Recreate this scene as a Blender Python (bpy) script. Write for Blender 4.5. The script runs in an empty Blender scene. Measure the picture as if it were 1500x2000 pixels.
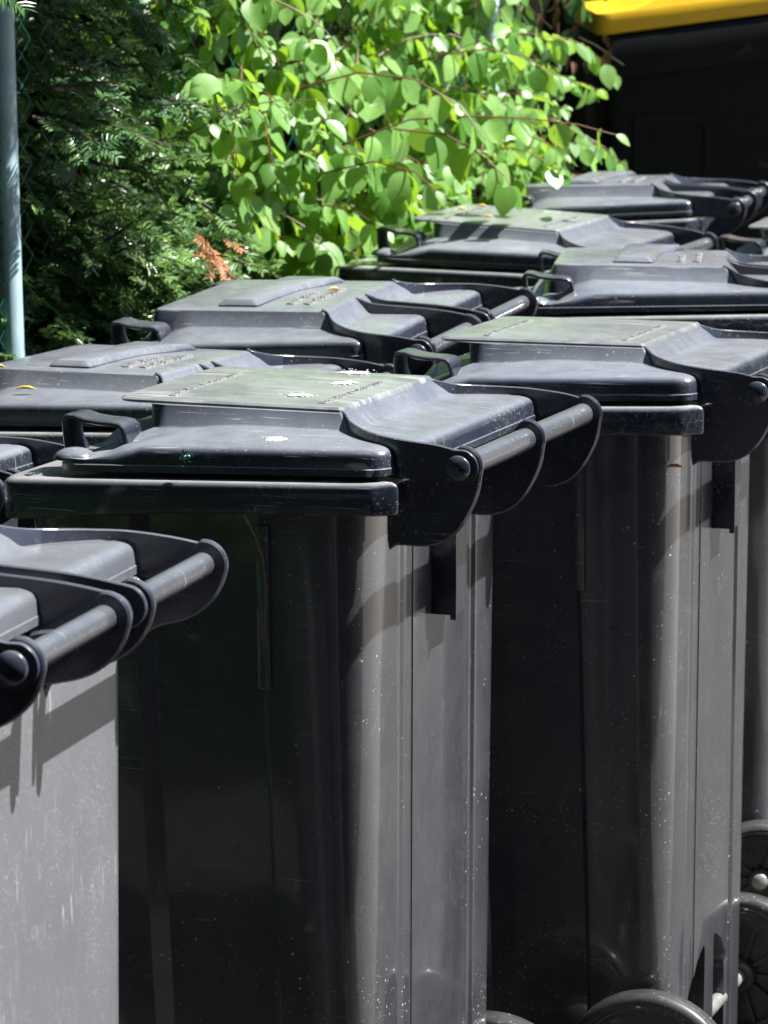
import bpy, bmesh, math, random
from mathutils import Vector, Matrix
R = math.radians
sc = bpy.context.scene
COL = sc.collection

# ------------------------------------------------------------------ camera
cd = bpy.data.cameras.new("camera"); cam = bpy.data.objects.new("camera", cd); COL.objects.link(cam)
PITCH = 0.168
cam.location = (0, 0, 1.6841)
cam.rotation_euler = (math.pi/2 - PITCH, 0, 0)
cd.sensor_fit = 'HORIZONTAL'; cd.sensor_width = 24.0; cd.lens = 6998.0/1500*24
cd.clip_start = 0.1; cd.clip_end = 600
cd.dof.use_dof = True; cd.dof.focus_distance = 4.4; cd.dof.aperture_fstop = 13.0
sc.camera = cam

# ------------------------------------------------------------------ world, sun, exposure
SUN = Vector((0.55, -0.02, 0.835)).normalized()
el = math.asin(SUN.z); az = math.atan2(SUN.x, SUN.y)
world = bpy.data.worlds.new("World"); sc.world = world; world.use_nodes = True
wn = world.node_tree; bg = wn.nodes['Background']
sky = wn.nodes.new('ShaderNodeTexSky'); sky.sky_type = 'NISHITA'; sky.sun_disc = False
sky.sun_elevation = el; sky.sun_rotation = az
wn.links.new(sky.outputs[0], bg.inputs[0]); bg.inputs[1].default_value = 0.045
sd = bpy.data.lights.new("sun", 'SUN'); sd.energy = 5.0; sd.angle = R(0.5); sd.color = (1.0, 0.98, 0.945)
so = bpy.data.objects.new("sun", sd); COL.objects.link(so)
so.rotation_euler = SUN.to_track_quat('Z', 'Y').to_euler(); so.location = (4, 0, 6)
sc.view_settings.view_transform = 'Standard'; sc.view_settings.look = 'None'
sc.view_settings.exposure = 1.45; sc.view_settings.gamma = 1.0
sc.render.engine = 'CYCLES'
sc.cycles.max_bounces = 8; sc.cycles.transparent_max_bounces = 8

GZ = -0.080    # ground level

# ------------------------------------------------------------------ material helpers
class NT:
    def __init__(s, name):
        s.m = bpy.data.materials.new(name); s.m.use_nodes = True
        s.t = s.m.node_tree; s.n = s.t.nodes; s.b = s.n['Principled BSDF']; s.out = s.n['Material Output']
    def new(s, t, **k):
        x = s.n.new(t)
        for a, v in k.items(): setattr(x, a, v)
        return x
    def l(s, a, b): s.t.links.new(a, b)
    def math(s, op, a, b=None, clamp=False):
        x = s.new('ShaderNodeMath', operation=op, use_clamp=clamp)
        for i, v in enumerate((a, b)):
            if v is None: continue
            if isinstance(v, (int, float)): x.inputs[i].default_value = v
            else: s.l(v, x.inputs[i])
        return x.outputs[0]
    def noise(s, vec, scale, detail=3, rough=.5, dist=0):
        x = s.new('ShaderNodeTexNoise'); x.inputs['Scale'].default_value = scale
        x.inputs['Detail'].default_value = detail; x.inputs['Roughness'].default_value = rough
        x.inputs['Distortion'].default_value = dist
        s.l(vec, x.inputs['Vector']); return x.outputs['Fac']
    def ramp(s, f, a, b, va=0., vb=1.):
        x = s.new('ShaderNodeMapRange'); x.clamp = True
        for i, v in zip((1, 2, 3, 4), (a, b, va, vb)): x.inputs[i].default_value = v
        s.l(f, x.inputs[0]); return x.outputs[0]
    def mix(s, f, a, b):
        x = s.new('ShaderNodeMix', data_type='RGBA')
        for i, v in ((0, f), (6, a), (7, b)):
            if isinstance(v, (int, float)): x.inputs[i].default_value = v
            elif isinstance(v, tuple): x.inputs[i].default_value = (*v, 1)
            else: s.l(v, x.inputs[i])
        return x.outputs[2]
    def coords(s, rnd=True):
        tc = s.new('ShaderNodeTexCoord'); v = tc.outputs['Object']
        if rnd:
            oi = s.new('ShaderNodeObjectInfo'); a = s.new('ShaderNodeVectorMath', operation='MULTIPLY_ADD')
            s.l(v, a.inputs[0]); a.inputs[1].default_value = (1, 1, 1)
            cx = s.new('ShaderNodeCombineXYZ'); r = s.math('MULTIPLY', oi.outputs['Random'], 9.)
            for i in range(3): s.l(r, cx.inputs[i])
            s.l(cx.outputs[0], a.inputs[2]); return a.outputs[0], v
        return v, v
    def scale(s, v, sx, sy, sz, rot=None):
        m = s.new('ShaderNodeMapping'); m.inputs['Scale'].default_value = (sx, sy, sz)
        if rot: m.inputs['Rotation'].default_value = rot
        s.l(v, m.inputs[0]); return m.outputs[0]

def plastic(name, base, dust, rough=.38,  dust_amt=.5, scratch=.5, specks=.5, streak=0., film=0., spec=.5, thread=.3, bump=.12, green=0., splash=True, swirl=0., coat=.5, slo=.70, fcol=(.135, .14, .145), crough=.12, curves=0.):
    """aged moulded polyethylene: soft sheen, dusty film, hairline scratches, specks of dried dirt"""
    N = NT(name); v, v0 = N.coords()
    n1 = N.noise(v, 5, 5, .6); n2 = N.noise(v, 30, 4, .6)
    f = N.math('MULTIPLY', N.ramp(N.math('ADD', N.math('MULTIPLY', n1, .7), N.math('MULTIPLY', n2, .3)), .38, .62), dust_amt)
    col = N.mix(f, base, dust)
    if green > 0:
        col = N.mix(N.math('MULTIPLY', N.ramp(N.noise(v, 11, 4, .6), .46, .62), green), col, (.095, .125, .085))
    if film > 0:   # dust settled on upward-facing plastic
        gn = N.new('ShaderNodeNewGeometry'); sx = N.new('ShaderNodeSeparateXYZ'); N.l(gn.outputs['Normal'], sx.inputs[0])
        up = N.ramp(sx.outputs[2], .35, .97)
        ff = N.math('MULTIPLY', N.math('MULTIPLY', up, N.ramp(N.math('ADD', N.math('MULTIPLY', n1, .6), N.math('MULTIPLY', n2, .4)), .30, .60, .55, 1.)), film)
        col = N.mix(ff, col, fcol)
    if swirl > 0:  # pale worn streaks, partly sun glint painted into the colour
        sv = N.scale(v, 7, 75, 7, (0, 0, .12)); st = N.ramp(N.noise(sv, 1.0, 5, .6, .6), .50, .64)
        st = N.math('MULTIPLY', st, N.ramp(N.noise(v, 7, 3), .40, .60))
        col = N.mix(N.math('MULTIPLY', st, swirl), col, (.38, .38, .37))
    if streak > 0:
        sv = N.scale(v, 60, 60, 2.2); st = N.ramp(N.noise(sv, 1.0, 5, .65), .50, .72)
        col = N.mix(N.math('MULTIPLY', st, streak), col, dust)
    # hairline scratches in three directions
    sc_tot = None
    if scratch > 0:
        for i, (rot, s1, s2) in enumerate((((.2, .4, .3), 5, 330), ((1.2, .1, 1.3), 7, 260), ((.5, 1.4, 2.2), 9, 380))):
            sv = N.scale(v, s1, s2, s2 if i != 1 else s1*2, rot)
            g = N.ramp(N.noise(sv, 1.0, 2, .5, .4), slo, slo+.035)
            g = N.math('MULTIPLY', g, N.ramp(N.noise(v, 9+3*i, 2), .48, .6))
            sc_tot = g if sc_tot is None else N.math('MAXIMUM', sc_tot, g)
        col = N.mix(N.math('MULTIPLY', sc_tot, scratch), col, (.34, .34, .34))
    if curves > 0:   # long curving rub marks
        for i, (scl, off) in enumerate(((6, 0.), (9, 3.7), (12, 7.1), (16, 1.9))):
            o_ = N.new('ShaderNodeVectorMath', operation='ADD'); N.l(v, o_.inputs[0]); o_.inputs[1].default_value = (off, off*.7, off*1.3)
            nn = N.new('ShaderNodeTexNoise'); nn.inputs['Scale'].default_value = 5; nn.inputs['Detail'].default_value = 1.5; N.l(o_.outputs[0], nn.inputs['Vector'])
            ms = N.new('ShaderNodeVectorMath', operation='SCALE'); N.l(nn.outputs['Color'], ms.inputs[0]); ms.inputs[3].default_value = .26
            dv = N.new('ShaderNodeVectorMath', operation='ADD'); N.l(N.scale(o_.outputs[0], 1, 1, .55), dv.inputs[0]); N.l(ms.outputs[0], dv.inputs[1])
            vo = N.new('ShaderNodeTexVoronoi', feature='DISTANCE_TO_EDGE'); vo.inputs['Scale'].default_value = scl; N.l(dv.outputs[0], vo.inputs['Vector'])
            th = N.math('MULTIPLY', N.ramp(vo.outputs['Distance'], .0, .0006*scl, 1, 0), N.ramp(N.noise(o_.outputs[0], 10, 3), .44, .66))
            col = N.mix(N.math('MULTIPLY', th, curves), col, (.42, .42, .43))
    if thread > 0:   # fine tangled cobweb threads
        dv = N.new('ShaderNodeVectorMath', operation='ADD'); N.l(v, dv.inputs[0])
        nn = N.new('ShaderNodeTexNoise'); nn.inputs['Scale'].default_value = 14; nn.inputs['Detail'].default_value = 4
        N.l(v, nn.inputs['Vector'])
        ms = N.new('ShaderNodeVectorMath', operation='SCALE'); N.l(nn.outputs['Color'], ms.inputs[0]); ms.inputs[3].default_value = .17
        N.l(ms.outputs[0], dv.inputs[1])
        vo = N.new('ShaderNodeTexVoronoi', feature='DISTANCE_TO_EDGE'); vo.inputs['Scale'].default_value = 48
        N.l(dv.outputs[0], vo.inputs['Vector'])
        th = N.math('MULTIPLY', N.ramp(vo.outputs['Distance'], .0, .018, 1, 0), N.ramp(N.noise(v, 8, 3), .50, .62))
        col = N.mix(N.math('MULTIPLY', th, thread), col, (.5, .5, .5))
    spk = None
    if specks > 0:
        sz = N.new('ShaderNodeSeparateXYZ'); N.l(v0, sz.inputs[0])
        low = N.ramp(sz.outputs[2], .05, .95, 1.0, .25) if splash else 1.0
        for scl, th_ in ((190, .62), (110, .86)):
            vo = N.new('ShaderNodeTexVoronoi'); vo.inputs['Scale'].default_value = scl
            N.l(v, vo.inputs['Vector'])
            d = N.ramp(vo.outputs['Distance'], .10, .22, 1, 0)
            sp = N.new('ShaderNodeSeparateColor'); N.l(vo.outputs['Color'], sp.inputs[0])
            thr = N.math('SUBTRACT', 1.0, N.math('MULTIPLY', low, (1-th_))) if splash else th_
            on = N.math('GREATER_THAN', sp.outputs[0], thr)
            g = N.math('MULTIPLY', d, on)
            g = N.math('MULTIPLY', g, N.ramp(N.noise(v, 6, 2), .42, .58))
            spk = g if spk is None else N.math('MAXIMUM', spk, g)
        col = N.mix(N.math('MULTIPLY', spk, specks), col, (.55, .50, .43))
    N.l(col, N.b.inputs['Base Color'])
    r = N.ramp(N.noise(v, 16, 4, .6), .3, .7, rough-.05, rough+.07)
    N.l(r, N.b.inputs['Roughness'])
    N.b.inputs['Specular IOR Level'].default_value = spec
    N.b.inputs['Coat Weight'].default_value = coat; N.b.inputs['Coat Roughness'].default_value = crough
    h = N.math('ADD', N.math('MULTIPLY', N.noise(v, 900, 2), .35), N.math('MULTIPLY', N.noise(v, 12, 3), .7))
    if spk is not None: h = N.math('ADD', h, N.math('MULTIPLY', spk, 1.2))
    bp = N.new('ShaderNodeBump'); bp.inputs['Strength'].default_value = bump; bp.inputs['Distance'].default_value = .001
    N.l(h, bp.inputs['Height']); N.l(bp.outputs[0], N.b.inputs['Normal'])
    return N.m

M = {}
M['body'] = plastic('dark_plastic_body', (.024, .027, .036), (.078, .079, .083), .30, .4, .35, .9, .18, thread=.12, coat=.8, crough=.07)
M['body_grey'] = plastic('weathered_grey_plastic_body', (.108, .115, .130), (.132, .137, .150), .34, .6, .8, .9, .04, thread=.3, splash=False, slo=.645, film=.3, curves=.22)
M['rim'] = plastic('dark_plastic_rim', (.012, .016, .032), (.030, .033, .042), .27, .4, .7, .5, thread=.8, film=.95, fcol=(.36, .36, .35), slo=.66)
M['lid'] = plastic('weathered_lid_plastic', (.016, .021, .036), (.028, .033, .048), .27, .8, .8, .4, thread=.2, splash=False, green=0., film=.95, slo=.655, coat=.35, fcol=(.205, .218, .245))
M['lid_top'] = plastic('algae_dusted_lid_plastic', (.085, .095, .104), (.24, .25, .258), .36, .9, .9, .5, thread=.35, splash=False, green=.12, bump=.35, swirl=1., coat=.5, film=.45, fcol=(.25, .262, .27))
M['lid_grey'] = plastic('bleached_grey_lid_plastic', (.09, .098, .120), (.13, .138, .152), .31, .7, .5, .3, thread=.15, splash=False, film=.6, fcol=(.19, .195, .205))
M['ear'] = plastic('dark_hinge_plastic', (.011, .015, .030), (.026, .027, .032), .27, .35, .35, .45, thread=.25, splash=False, film=.8, fcol=(.10, .105, .12))
M['ear_grey'] = plastic('slate_hinge_plastic', (.028, .033, .054), (.048, .052, .070), .30, .5, .3, .3, thread=.15, splash=False, film=.8, fcol=(.14, .145, .17))
M['bar'] = plastic('handle_bar_plastic', (.045, .049, .060), (.08, .082, .09), .25, .6, .8, .3, thread=.1, splash=False, film=.8, fcol=(.13, .14, .155))
M['rubber'] = plastic('tyre_rubber', (.018, .018, .019), (.075, .07, .065), .45, .6, .2, .6, thread=0, splash=False)
M['wheel'] = plastic('wheel_plastic', (.02, .021, .024), (.07, .06, .05), .45, .5, .2, .5, thread=0, splash=False)

def simple(name, col, rough=.5, metal=0., var=.25, scale=20, spec=.5, bump=0.):
    N = NT(name); v, _ = N.coords()
    c2 = tuple(max(0, c*(1-var)) for c in col)
    N.l(N.mix(N.ramp(N.noise(v, scale, 4), .35, .65), col, c2), N.b.inputs['Base Color'])
    N.b.inputs['Roughness'].default_value = rough; N.b.inputs['Metallic'].default_value = metal
    N.b.inputs['Specular IOR Level'].default_value = spec
    if bump:
        bp = N.new('ShaderNodeBump'); bp.inputs['Strength'].default_value = bump; bp.inputs['Distance'].default_value = .002
        N.l(N.noise(v, scale*6, 3), bp.inputs['Height']); N.l(bp.outputs[0], N.b.inputs['Normal'])
    return N.m
M['steel'] = simple('galvanised_axle_steel', (.42, .42, .40), .40, .5, .5)
M['dropping'] = simple('bird_dropping_white', (.62, .62, .58), .8, 0, .55, 260, .3, .6)
M['post'] = simple('pale_blue_painted_post', (.42, .60, .68), .4, 0, .2, 14)
M['wire'] = simple('green_coated_wire', (.012, .11, .085), .25, 0, .2, 30)
M['bark'] = simple('brown_twig_bark', (.045, .04, .022), .8, 0, .4, 60)
M['bark_dry'] = simple('dry_brown_stalk', (.26, .17, .11), .8, 0, .4, 90)
M['redstem'] = simple('reddish_young_stem', (.20, .075, .045), .5, 0, .3, 40)
M['deadneedle'] = simple('dead_orange_needles', (.42, .17, .06), .6, 0, .4, 60)
M['dryleaf'] = simple('dry_brown_leaf', (.17, .075, .04), .7, 0, .5, 60)
M['yellow'] = simple('yellow_lid_plastic', (.80, .46, .015), .40, 0, .12, 9)
M['container'] = plastic('black_container_plastic', (.004, .005, .005), (.008, .009, .009), .55, .3, .1, .05, thread=0, splash=False, spec=.2, coat=0.)
M['straw'] = simple('yellow_seed_husk', (.75, .52, .10), .5, 0, .3, 100)
M['lettering'] = simple('worn_raised_lettering', (.34, .34, .33), .5, 0, .3, 200)
M['fly'] = simple('metallic_green_fly', (.10, .30, .22), .22, .6, .3, 300)
M['flywing'] = simple('fly_wing_membrane', (.30, .22, .20), .3, 0, .3, 300)

def foliage(name, c1, c2, rough=.38, trans=.35, tcol=(.25, .5, .05), spec=.5, coat=0.):
    N = NT(name); v, _ = N.coords(False)
    g = N.new('ShaderNodeNewGeometry')
    col = N.mix(g.outputs['Random Per Island'], c1, c2)
    col = N.mix(N.math('MULTIPLY', N.ramp(N.noise(v, 60, 3), .4, .7), .25), col, tuple(c*.6 for c in c1))
    N.l(col, N.b.inputs['Base Color']); N.b.inputs['Roughness'].default_value = rough
    N.b.inputs['Specular IOR Level'].default_value = spec
    tr = N.new('ShaderNodeBsdfTranslucent'); 
    tm = N.mix(.6, col, tcol); N.l(tm, tr.inputs[0])
    mx = N.new('ShaderNodeMixShader'); mx.inputs[0].default_value = trans
    N.l(N.b.outputs[0], mx.inputs[1]); N.l(tr.outputs[0], mx.inputs[2]); N.l(mx.outputs[0], N.out.inputs[0])
    return N.m
M['leaf'] = foliage('fresh_green_leaf', (.055, .17, .025), (.27, .47, .13), .40, .34, (.60, .95, .03), .5)
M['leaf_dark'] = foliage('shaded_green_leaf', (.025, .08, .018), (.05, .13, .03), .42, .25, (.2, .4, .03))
M['needle'] = foliage('yew_needle', (.045, .13, .05), (.13, .25, .08), .30, .12, (.2, .35, .03), .5)
M['needle_lit'] = foliage('yew_needle_lit', (.12, .25, .08), (.21, .35, .11), .26, .18, (.3, .5, .04), .6)  # lighter copy for the low sprays, sunlight put into the colour
M['core'] = simple('deep_shade_fill', (.008, .011, .006), .95, 0, .5, 9, .1)  # near-black colour stands for the deep shade between the leaves

def ground_mat():
    N = NT('dusty_paving'); v, _ = N.coords(False)
    a = N.noise(v, 1.3, 5, .6); b = N.noise(v, 38, 4, .7)
    c = N.mix(N.ramp(a, .35, .65), (.34, .315, .28), (.26, .24, .215))
    c = N.mix(N.math('MULTIPLY', N.ramp(b, .45, .7), .6), c, (.13, .11, .09))
    vo = N.new('ShaderNodeTexVoronoi'); vo.inputs['Scale'].default_value = 60; N.l(v, vo.inputs['Vector'])
    c = N.mix(N.ramp(vo.outputs['Distance'], .1, .2, .5, 0), c, (.42, .37, .30))
    N.l(c, N.b.inputs['Base Color']); N.b.inputs['Roughness'].default_value = .85
    bp = N.new('ShaderNodeBump'); bp.inputs['Strength'].default_value = .5; bp.inputs['Distance'].default_value = .004
    N.l(b, bp.inputs['Height']); N.l(bp.outputs[0], N.b.inputs['Normal'])
    return N.m
M['ground'] = ground_mat()
M['concrete'] = simple('pale_concrete', (.48, .49, .52), .7, 0, .15, 12)
M['asphalt'] = simple('dark_worn_asphalt', (.05, .045, .04), .85, 0, .5, 30, .5, .5)

# ------------------------------------------------------------------ mesh helpers
def tag(o, label=None, cat=None, group=None, kind=None):
    if label: o['label'] = label
    if cat: o['category'] = cat
    if group: o['group'] = group
    if kind: o['kind'] = kind
    return o
class MB:
    def __init__(s): s.v = []; s.f = []; s.m = []
    def add(s, vs, fs, mi=0):
        k = len(s.v); s.v += [tuple(v) for v in vs]
        s.f += [tuple(i+k for i in f) for f in fs]; s.m += [mi]*len(fs)
    def box(s, c, h, mi=0, mat=None):
        vs = [Vector((sx*h[0], sy*h[1], sz*h[2])) for sz in (-1, 1) for sy in (-1, 1) for sx in (-1, 1)]
        if mat: vs = [mat @ v for v in vs]
        vs = [v+Vector(c) for v in vs]
        s.add(vs, [(0, 2, 3, 1), (4, 5, 7, 6), (0, 1, 5, 4), (2, 6, 7, 3), (0, 4, 6, 2), (1, 3, 7, 5)], mi)
    def loft(s, rings, cap0=True, cap1=True, mi=0, mis=None):
        n = len(rings[0]); vs = [p for r in rings for p in r]; k = len(s.v)
        s.v += [tuple(p) for p in vs]
        for i in range(len(rings)-1):
            m_ = mis[i] if mis else mi
            for j in range(n):
                a = k+i*n+j; b = k+i*n+(j+1) % n; s.f.append((a, b, b+n, a+n)); s.m.append(m_)
        if cap0: s.f.append(tuple(k+j for j in reversed(range(n)))); s.m.append(mis[0] if mis else mi)
        if cap1: s.f.append(tuple(k+(len(rings)-1)*n+j for j in range(n))); s.m.append(mis[-1] if mis else mi)
    def tube(s, pts, r, n=8, mi=0, cap=True):
        pts = [Vector(p) for p in pts]; rs = r if isinstance(r, (list, tuple)) else [r]*len(pts)
        rings = []; up = Vector((0.13, 0.21, 1)).normalized()
        for i, p in enumerate(pts):
            t = (pts[min(i+1, len(pts)-1)]-pts[max(i-1, 0)]).normalized()
            a = t.cross(up)
            if a.length < 1e-3: a = t.cross(Vector((1, 0, 0)))
            a.normalize(); b = t.cross(a).normalized(); up = a.cross(t)
            rings.append([p+(a*math.cos(q)+b*math.sin(q))*rs[i] for q in [2*math.pi*j/n for j in range(n)]])
        s.loft(rings, cap, cap, mi)
    def build(s, name, mats, parent=None, smooth=35, loc=None):
        me = bpy.data.meshes.new(name); me.from_pydata(s.v, [], s.f); me.update()
        if not isinstance(mats, (list, tuple)): mats = [mats]
        for m_ in mats: me.materials.append(m_)
        if len(mats) > 1: me.polygons.foreach_set('material_index', s.m)
        if smooth:
            me.polygons.foreach_set('use_smooth', [True]*len(me.polygons))
            if smooth < 180: me.set_sharp_from_angle(angle=R(smooth))
        o = bpy.data.objects.new(name, me); COL.objects.link(o)
        if parent: o.parent = parent
        if loc: o.location = loc
        return o
def fix_normals(o):
    bm = bmesh.new(); bm.from_mesh(o.data); bmesh.ops.recalc_face_normals(bm, faces=bm.faces); bm.to_mesh(o.data); bm.free()
    return o
def empty(name, loc=(0, 0, 0), parent=None):
    o = bpy.data.objects.new(name, None); COL.objects.link(o); o.location = loc; o.empty_display_size = .1
    if parent: o.parent = parent
    return o
def copy_tree(o, parent=None):
    c = o.copy(); COL.objects.link(c); c.parent = parent
    for ch in list(o.children): copy_tree(ch, c)
    return c
def rpoly(pts, seg=6, sub=3):
    """rounded polygon: pts = (x, y, radius); equal vertex counts for equal input lengths"""
    n = len(pts); arcs = []
    for i in range(n):
        p = Vector(pts[i][:2]); a = Vector(pts[i-1][:2]); b = Vector(pts[(i+1) % n][:2]); r = pts[i][2]
        u = (a-p).normalized(); w = (b-p).normalized(); L = min((a-p).length, (b-p).length)*.49
        ang = math.acos(max(-1, min(1, u.dot(w))))
        if r < 1e-4 or ang > 3.1: 
            d = min(max(r, .0006), L); 
        else: d = min(r/math.tan(ang/2), L)
        q0 = p+u*d; q1 = p+w*d
        arcs.append([q0*(1-t)**2+p*2*t*(1-t)+q1*t*t for t in [k/seg for k in range(seg+1)]])
    out = []
    for i in range(n):
        out += arcs[i]
        e0 = arcs[i][-1]; e1 = arcs[(i+1) % n][0]
        out += [e0.lerp(e1, k/(sub+1)) for k in range(1, sub+1)]
    return out
def plate(mb, outline, w0, w1, bev=.0012, mi=0):
    """plate in the d-z plane between w0 and w1 with small bevelled edges"""
    for _ in range(2):   # round off the corners a little
        q = []
        for i in range(len(outline)):
            a_, b_, c_ = (Vector(outline[(i+k) % len(outline)]) for k in (-1, 0, 1))
            m1 = a_.lerp(b_, .75); m2 = b_.lerp(c_, .25)
            q += [tuple(m1), tuple(m2)]
        outline = q
    def inset(e):
        n = len(outline); res = []
        for i in range(n):
            a = Vector(outline[i-1]); b = Vector(outline[(i+1) % n]); t = b-a
            if t.length < 1e-9: t = Vector((1, 0))
            t.normalize(); nn = Vector((-t.y, t.x)); res.append(Vector(outline[i])+nn*e)
        return res
    a = sum(outline[i-1][0]*outline[i][1]-outline[i][0]*outline[i-1][1] for i in range(len(outline)))
    sg = 1 if a > 0 else -1
    ins = inset(bev*sg)
    rings = [[(p[0], w0, p[1]) for p in ins], [(p[0], w0+bev, p[1]) for p in outline], [(p[0], w1-bev, p[1]) for p in outline], [(p[0], w1, p[1]) for p in ins]]
    mb.loft(rings, True, True, mi)

# ------------------------------------------------------------------ wheelie bin  (local: +x back, +y far side, z up, base z=0)
Z0 = 0.080
def z_(z): return z+Z0
def body_outline(t, db, kind):
    """t=0 base .. 1 top"""
    wh = .232+.031*t; df = -.155-.090*t; s1 = -.055-.030*t; s2 = .100-.026*t; r = .012
    cb = .064
    pts = [(df, -wh, .05), (s1-.012, -wh, .004), (s1+.010, -wh+r, .004), (s2-.004, -wh+r, .003), (s2+.004, -wh, .003), (db, -wh, cb),
           (db, -.152, .003), (db-.004, -.146, .002), (db-.004, -.128, .002), (db, -.122, .003),
           (db, -.0945, .0006), (db+.0018, -.0942, .0006), (db+.0018, .0942, .0006), (db, .0945, .0006),
           (db, .122, .003), (db-.006, .126, .002), (db-.006, .146, .002), (db, .150, .003),
           (db, wh, cb), (s2+.004, wh, .003), (s2-.004, wh-r, .003), (s1+.010, wh-r, .004), (s1-.012, wh, .004), (df, wh, .05)]
    if kind == 2:
        cb = .034; pts[5] = (db, -wh, cb); pts[18] = (db, wh, cb)
        for i in range(6, 18): pts[i] = (db, pts[i][1], .0006)
    return rpoly(pts, 6, 1)
def make_body(db, parent, mat, kind):
    mb = MB(); rings = []
    hs = [0, .004, .012, .05, .2, .35, .5, .65, .8, .95, z_(.965)]
    for z in hs:
        t = min(1, z/1.02); o = body_outline(t, db-.004*(1-t), kind)
        if z < .01:
            k = .985 if z == 0 else .995
            o = [Vector((p.x*k, p.y*k)) for p in o]
        rings.append([(p.x, p.y, z) for p in o])
    mb.loft(rings, True, True)
    o = mb.build('body', mat, parent); fix_normals(o)
    # wheel pocket cut out of the lower back, both sides of the middle flange
    cb = MB()
    for s_ in (-1, 1):
        pr = rpoly([(-.135, -.05, .001), (-.030, -.05, .001), (-.026, .262, .012), (-.075, .240, .03), (-.128, .195, .04)], 8, 3)
        cb.loft([[(x, s_*w.x, w.y) for w in pr] for x in (db-.085, db+.06)])
    c = cb.build('cutter', mat, None, 0); fix_normals(c)
    md = o.modifiers.new('cut', 'BOOLEAN'); md.operation = 'DIFFERENCE'; md.object = c; md.solver = 'EXACT'
    dg = bpy.context.evaluated_depsgraph_get(); me = bpy.data.meshes.new_from_object(o.evaluated_get(dg))
    o.modifiers.clear(); old = o.data; o.data = me; me.name = 'body'; bpy.data.meshes.remove(old)
    bpy.data.objects.remove(c); me.polygons.foreach_set('use_smooth', [True]*len(me.polygons)); me.set_sharp_from_angle(angle=R(35))
    return o
def make_rim(db, parent, mat):
    mb = MB(); dr = db+.014; wb = .267
    def ol(e, front=0):
        return rpoly([(-.263+e, -.289+e, .028), (wb-.035, -.288+e, .02), (wb-e, -.268, .004), (dr-e, -.2665, .002), (dr-e, .2665, .002), (wb-e, .268, .004), (wb-.035, .288-e, .02), (-.263+e, .289-e, .028)], 6, 10)
    def zt(x, off): return z_(.983+.021*(x+.268)/.54)+off
    rings = []
    inner = rpoly([(-.19, -.225, .03), (db-.02, -.225, .03), (db-.02, -.21, .005), (db-.02, -.2, .002), (db-.02, .2, .002), (db-.02, .21, .005), (db-.02, .225, .03), (-.19, .225, .03)], 6, 10)
    for e, off in ((.028, -.034), (.006, -.0405), (.001, -.039), (0, -.036), (0, -.0085), (.0022, -.0035), (.0062, -.0006), (.010, 0), (.026, .0006)):
        rings.append([(p.x, p.y, zt(p.x, off)+(-.012*max(0, min(1, (-p.x-.02)/.2)) if off < -.03 else 0)) for p in ol(e)])
    rings.append([(p.x, p.y, zt(p.x, .0006)) for p in inner]); rings.append([(p.x, p.y, z_(.94)) for p in inner])
    mb.loft(rings, False, False)
    o = mb.build('rim', mat, parent); fix_normals(o); return o
def ear_outline(kind, db, bd):
    r = .0255; cz = z_(1.022)
    arc = [(bd+r*math.cos(a), cz+r*math.sin(a)) for a in [R(x) for x in range(100, -21, -12)]]
    if kind == 1:
        low = [(bd+.021, cz-.030), (bd+.012, cz-.052), (bd-.001, cz-.074), (bd-.015, cz-.088), (bd-.032, cz-.097), (bd-.052, cz-.1005),
               (bd-.082, cz-.0995), (bd-.100, cz-.1005), (bd-.112, cz-.106), (bd-.122, cz-.118), (bd-.137, cz-.15), (bd-.149, cz-.185)]
    else:
        low = [(bd+.019, cz-.024), (bd+.008, cz-.040), (bd-.008, cz-.053), (bd-.026, cz-.061), (bd-.048, cz-.066), (bd-.070, cz-.070),
               (bd-.080, cz-.078), (bd-.088, cz-.095), (bd-.095, cz-.12), (bd-.1, cz-.15)]
    return [(db-.03, z_(.985)), (bd-.08, z_(1.004)), (bd-.035, z_(1.010))] + arc + low + [(db-.03, low[-1][1])]
def disc(mb, cx, cy, cz, r, w, dome, sgn, n=28, mi=0):
    """domed cap with axis along y"""
    rings = []
    for rr, h in ((r, 0), (r, w*.45), (r*.97, w*.85), (r*.90, w*1.15), (r*.78, w+dome*.35), (r*.6, w+dome*.65), (r*.35, w+dome*.9), (r*.02, w+dome)):
        rings.append([(cx+rr*math.cos(a), cy+sgn*h, cz+rr*math.sin(a)) for a in [2*math.pi*k/n for k in range(n)]])
    mb.loft(rings, True, True, mi)
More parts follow.
